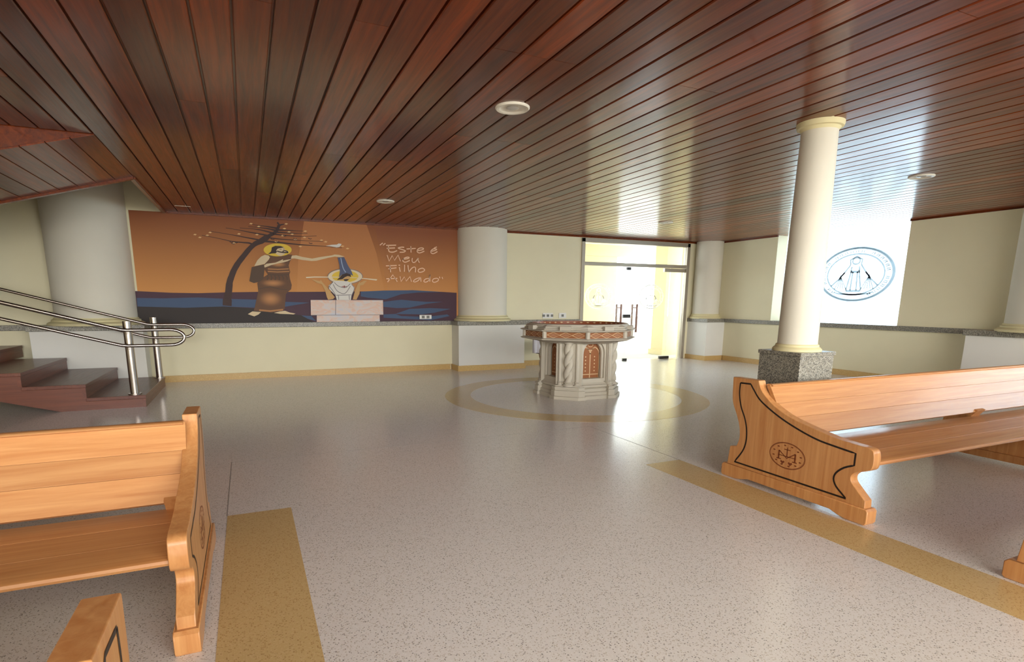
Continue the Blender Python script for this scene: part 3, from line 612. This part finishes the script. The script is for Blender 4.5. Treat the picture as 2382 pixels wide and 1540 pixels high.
# ------------------------------------------------------------------ baptismal font
ft_ = thing('baptismal_font', 'carved octagonal stone baptismal font inside the tan floor ring', 'baptismal font', (4.86, 7.74, 0))
def octa(a, c):   # square half size a with corners cut by c
    return [(a-c,-a),(a,-a+c),(a,a-c),(a-c,a),(-a+c,a),(-a,a-c),(-a,-a+c),(-a+c,-a)]
def ostack(prof, cfac=.55):
    return MB().rings([[(x,y,z) for x,y in octa(a, a*cfac)] for a, z in prof])
ostack([(.575,0),(.575,.05),(.55,.065),(.55,.1),(.525,.115),(.525,.155),(.505,.165),(.53,.185),(.53,.21),(.5,.225),(.48,.25)]).obj('moulded_base', MAT['stone'], ft_)
ostack([(.36,.24),(.36,.93)]).obj('core', MAT['stone'], ft_)
for k_ in range(4):       # four corner piers with a twisted shaft between plain colonnettes
    rz = R(45+90*k_); M_ = Matrix.Rotation(rz, 4, 'Z')
    def rot(mb): mb.v = [tuple(M_ @ Vector(v)) for v in mb.v]; return mb
    Q_ = Matrix.Rotation(R(-45), 4, 'Z')
    def lplan(a, w_, z0, z1, c=.27, d=.2):
        pts = [(w_,a),(a-c,a),(a,a-c),(a,w_),(a-d,w_),(w_,a-d)]
        m_ = MB().prism(pts, 2, z0, z1); m_.v = [tuple(Q_ @ Vector(v)) for v in m_.v]; return m_
    def join(*ms):
        o_ = MB()
        for q in ms: o_.add(q.v, q.f)
        return o_
    rot(join(lplan(.615,.20,0,.05), lplan(.598,.215,.05,.14), lplan(.58,.225,.14,.165), lplan(.592,.22,.165,.195), lplan(.565,.23,.195,.215))).obj('pier_plinth', MAT['stone'], ft_, bevel=.003)
    rot(lplan(.505,.225,.21,.9)).obj('pier', MAT['stone'], ft_, bevel=.003)
    rot(lplan(.53,.235,.21,.9, c=.285, d=.05)).obj('pilaster', MAT['stone'], ft_, bevel=.003)
    n_, ns = 32, 70; rr = []
    for j in range(ns+1):
        z = .27+(.88-.27)*j/ns; ring = []
        for i in range(n_):
            a = 2*math.pi*i/n_; r_ = .04+.036*abs(math.cos(a-j/ns*6.2*math.pi/2*1.05))**.8
            ring.append((.565+r_*math.cos(a), r_*math.sin(a), z))
        rr.append(ring)
    rot(MB().rings(rr)).obj('twisted_shaft', MAT['stone'], ft_, True)
    for s_ in (-.135, .135):
        rot(MB().lathe([(.045,.2),(.045,.225),(.034,.24),(.034,.25),(.044,.262),(.03,.275),(.03,.85),(.044,.865),(.044,.89)], .555, s_, 16)).obj('colonnette', MAT['stone'], ft_, True)
    rot(MB().lathe([(.085,.2),(.085,.225),(.062,.245),(.078,.262),(.06,.28)], .565, 0, 20)).obj('shaft_base', MAT['stone'], ft_, True)
    rot(MB().lathe([(.06,.84),(.08,.86),(.08,.89)], .565, 0, 20)).obj('shaft_capital', MAT['stone'], ft_, True)
def arch(w_, zs, za, n=10):
    """pointed arch left half: from spring (-w,zs) to apex (0,za)"""
    return [(-w_*math.cos(R(90*i/n))**1.0 if False else -w_*(1-(i/n)**1.7), zs+(za-zs)*math.sin(R(90*i/n))**.9) for i in range(n+1)]
for k_ in range(4):       # niches on the other four sides
    M_ = Matrix.Rotation(R(90*k_-90), 4, 'Z')
    def rot(mb): mb.v = [tuple(M_ @ Vector(v)) for v in mb.v]; return mb
    for (w_, zs, za, x0, x1, ow) in ((.2,.7,.9,.44,.475,.26),(.165,.69,.87,.39,.44,.24)):
        fr = MB()
        for s_ in (-1, 1):
            pts = [(s_*-u*-1 if False else s_*u, v) for u, v in [(-ow,.26),(-ow,.93),(0,.93)]+list(reversed(arch(w_,zs,za)))+[(-w_,.26)]]
            fr.prism(pts, 0, x0, x1)
        rot(fr).obj('pointed_arch', MAT['stone'], ft_)
    rot(MB().box(.36,.48,-.2,.2,.25,.31)).obj('niche_sill', MAT['stone'], ft_)
    pn = rot(MB().box(.355,.372,-.17,.17,.3,.88)).obj('niche_panel', MAT['terracotta'], ft_)
    tc = MB(); fm = lambda u, v: (.3745, u, v); S = lambda p_, w2=.014: tc.strip(p_, w2, fm)
    S([(0,.3),(0,.7)], .016); S([(-.17,.365),(.17,.365)], .012); S([(-.163,.3),(-.163,.7)], .01); S([(.163,.3),(.163,.7)], .01)
    for c0 in (-.082, .082):
        S([(c0+.082*a_, .68+b_) for a_, b_ in ((-1,0),(-.85,.05),(-.5,.085),(0,.11),(.5,.085),(.85,.05),(1,0))])
    S(ellipse(0,.825,.045,.03,16), .01); S([(-.08,.78),(0,.74),(.08,.78)], .01)
    for c0 in (-.082,.082):
        for zz in [.42+.055*i for i in range(5)]: tc.poly([fm(c0+.012*math.cos(q), zz+.012*math.sin(q)) for q in [math.pi/3*j for j in range(6)]])
    rot(tc).obj('tracery', MAT['goldline'], pn)
A0 = R(22.5)
def o8(prof, **kw): return MB().lathe(prof, n=8, a0=A0, **kw)
o8([(.62,.855),(.66,.87),(.78,.89),(.9,.912),(.925,.922),(.925,.932),(.875,.945),(.865,.95)]).obj('lower_moulding', MAT['stone'], ft_)
o8([(.855,.94),(.855,1.05)]).obj('frieze', MAT['stone'], ft_)
o8([(.865,1.035),(.9,1.045),(.93,1.052),(.93,1.064),(.865,1.07),(.865,1.088),(.84,1.094),(.84,1.112),(.8,1.14),(.775,1.148)], cap0=True, cap1=False).obj('cornice', MAT['stone'], ft_)
MB().lathe([(.8,1.115),(.785,1.148),(.76,1.156),(.74,1.153)], n=64, cap0=False, cap1=False).obj('rim', MAT['stone'], ft_, True)
bowl = MB().lathe([(.742,1.156),(.735,1.11),(.70,1.0),(.5,.95),(0.01,.94)], n=64, cap0=False).obj('basin', MAT['copper'], ft_, True)
dm = MB()
for i in range(40):
    a = 2*math.pi*i/40; c0, s0 = math.cos(a), math.sin(a); p = Vector((.731*c0, .731*s0, 1.13)); u_ = Vector((-s0, c0, 0)); v_ = Vector((0,0,1))
    dm.poly([p+u_*.028, p+v_*.013, p-u_*.028, p-v_*.013])
dm.obj('basin_ornament', MAT['goldline'], bowl)['kind'] = 'stuff'
ap = .855*math.cos(R(22.5)); hwf = .855*math.sin(R(22.5))
for k_ in range(8):
    M_ = Matrix.Rotation(R(45*k_), 4, 'Z')
    def rot(mb): mb.v = [tuple(M_ @ Vector(v)) for v in mb.v]; return mb
    fp = rot(MB().box(ap-.01, ap+.004, -hwf+.03, hwf-.03, .952, 1.036)).obj('frieze_panel', MAT['terracotta'], ft_)
    dd = MB(); f = lambda u, v: (ap+.0065, u, v); W_ = hwf-.04
    for j in range(3):
        c0 = -W_+W_*2/3*(j+.5); q = W_/3
        dd.strip([(c0-q,0.994),(c0,1.034),(c0+q,0.994),(c0,.954),(c0-q,0.994)], .009, f)
    rot(dd).obj('diamond_lattice', MAT['goldline'], fp)
    d2 = MB()
    for j in range(3):
        c0 = -W_+W_*2/3*(j+.5); q = W_/3*.62; d2.poly([(ap+.0055,c0-q,0.994),(ap+.0055,c0,1.018),(ap+.0055,c0+q,0.994),(ap+.0055,c0,.97)])
    rot(d2).obj('diamond_inset', MAT['terracotta2'], fp)
    rot(MB().box(.74, .86, -.08, .08, 1.066, 1.128)).obj('cornice_block', MAT['stone'], ft_, bevel=.004)
    V = (.858*math.cos(A0+k_*math.pi/4), .858*math.sin(A0+k_*math.pi/4))
    MB().lathe([(.034,.945),(.034,1.045)], V[0], V[1], 8).obj('corner_post', MAT['stone'], ft_)

# ------------------------------------------------------------------ ceiling downlights
def downlight(label, x, y):
    t = thing('downlight', label, 'ceiling light', (x, y, H), 'recessed ceiling downlights')
    MB().lathe([(.1,-.002),(.1,-.01),(.106,-.014),(.128,-.016),(.136,-.008),(.136,.002)], n=48, cap0=False, cap1=False).obj('trim_ring', MAT['lampwhite'], t, True)
    MB().lathe([(.104,-.013),(.09,-.004),(.06,-.0015),(.005,-.001)], n=40, cap0=False).obj('reflector', MAT['lampwhite'], t, True)
    MB().lathe([(.045,-.001),(.05,-.006),(.04,-.011),(.02,-.013),(.004,-.0135)], n=32).obj('bulb', MAT['bulb'], t, True)
downlight('white recessed downlight in a plain stretch of ceiling, the largest seen', 2.03, 4.3)
downlight('white recessed downlight in the ceiling close to the mural lettering', 2.08, 8.95)
downlight('white recessed downlight in the ceiling over the etched window side', 7.55, 4.45)
downlight('white recessed downlight in the ceiling in front of the glass door', 7.52, 8.96)

# ------------------------------------------------------------------ wall plates
def plate(label, x0, x1, z0, z1, nsock):
    cx = (x0+x1)/2; t = thing('wall_socket', label, 'wall socket', (cx, Y0-.004, (z0+z1)/2))
    w_, h_ = (x1-x0)/2, (z1-z0)/2
    MB().box(-w_, w_, -.016, .0, -h_, h_).obj('cover_plate', MAT['plastic'], t, bevel=.004)
    for i in range(nsock):
        ux = (i-(nsock-1)/2)*w_*.8
        MB().box(ux-.032, ux+.032, -.019, -.01, -.028, .028).obj('socket_insert', MAT['socket'], t)
    t.location.y = Y0-.035 if 'mural' in label else Y0-.001
plate('white double socket plate low on the painted mural sea', 3.345, 3.61, 1.1, 1.185, 2)
plate('wide white socket plate on the cream wall, next to the column', 6.32, 6.595, 1.09, 1.212, 3)
plate('small white switch plate on the cream wall, next to the door frame', 6.755, 6.955, 1.09, 1.212, 1)

# ------------------------------------------------------------------ folding stand with towel behind the font
sx, sy = 5.93, 10.95
t = thing('folding_stand', 'thin wooden folding stand behind the font', 'stand', (sx, sy, 0))
for a, b in (((-.06,-.12),(.10,.0)),((.12,.14),(-.08,0)),):
    MB().tube([(a[0],a[1],0),(b[0]-.04,b[1],.62)], .014, 8).obj('leg', MAT['standwood'], t, True)
MB().tube([(.38,.06,0),(.12,.02,.62)], .014, 8).obj('leg', MAT['standwood'], t, True)
MB().tube([(-.16,0,.36),(.36,.02,.27)], .008, 8).obj('brace', MAT['rubber'], t, True)
MB().tube([(-.16,0,.62),(.36,0,.62)], .016, 8).obj('top_bar', MAT['standwood'], t, True)
tw_ = MB(); nu, nz = 40, 12; rg = []
for j in range(nz+1):
    z = .66-.3*j/nz
    rg.append([(sx-.2+.62*i/nu, sy-.03-.02*math.sin(i*.9)*(j/nz)-.012*(j/nz), z-(.05 if i > 22 else 0)*0+.05*(j/nz)*(1 if i > 20 else 0)) for i in range(nu+1)]+
              [(sx-.2+.62*i/nu, sy+.03+.02*math.sin(i*.8)*(j/nz), z+.05*(j/nz)*(1 if i > 20 else 0)) for i in range(nu, -1, -1)])
tw_.rings(rg, True, False)
tag(tw_.obj('towel', MAT['towel'], None, True), 'white towel hanging over the folding stand behind the font', 'towel')

# ------------------------------------------------------------------ outside, seen through the door
struct(MB().box(4, 40, Y0+.25, 45, -.22, -.02).obj('ground_outside', MAT['asphalt']))
tag(MB().box(4, 14.5, 15.4, 15.6, -.02, .93).box(4, 14.5, 15.35, 15.65, .93, .99).obj('parapet', MAT['white']), 'low white parapet wall closing the porch outside the glass door', 'wall')
t = thing('porch', 'pale yellow porch with flat roof outside the glass door', 'porch', (8, 13.6, 0))
MB().box(-6, 9, -1.7, 2.6, 3.2, 3.4).obj('roof_slab', MAT['white'], t)
MB().box(1.55, 2.8, 1.45, 1.7, -.02, 2.86).obj('wall_panel', MAT['yellow'], t)
MB().box(2.8, 3.4, -.9, -.4, -.02, 3.2).obj('pillar', MAT['yellow'], t)
MB().box(2.75, 3.45, -.95, -.35, -.02, .12).obj('pillar_foot', MAT['yellow'], t)
MB().box(1.4, 6.5, 1.4, 1.75, 2.86, 3.2).obj('beam', MAT['yellow'], t)
MB().box(-4, -3.8, -1.7, 1.7, -.02, 3.2).obj('added_shade_wall', MAT['yellow'], t)  # out of view; added to keep sky light off the porch
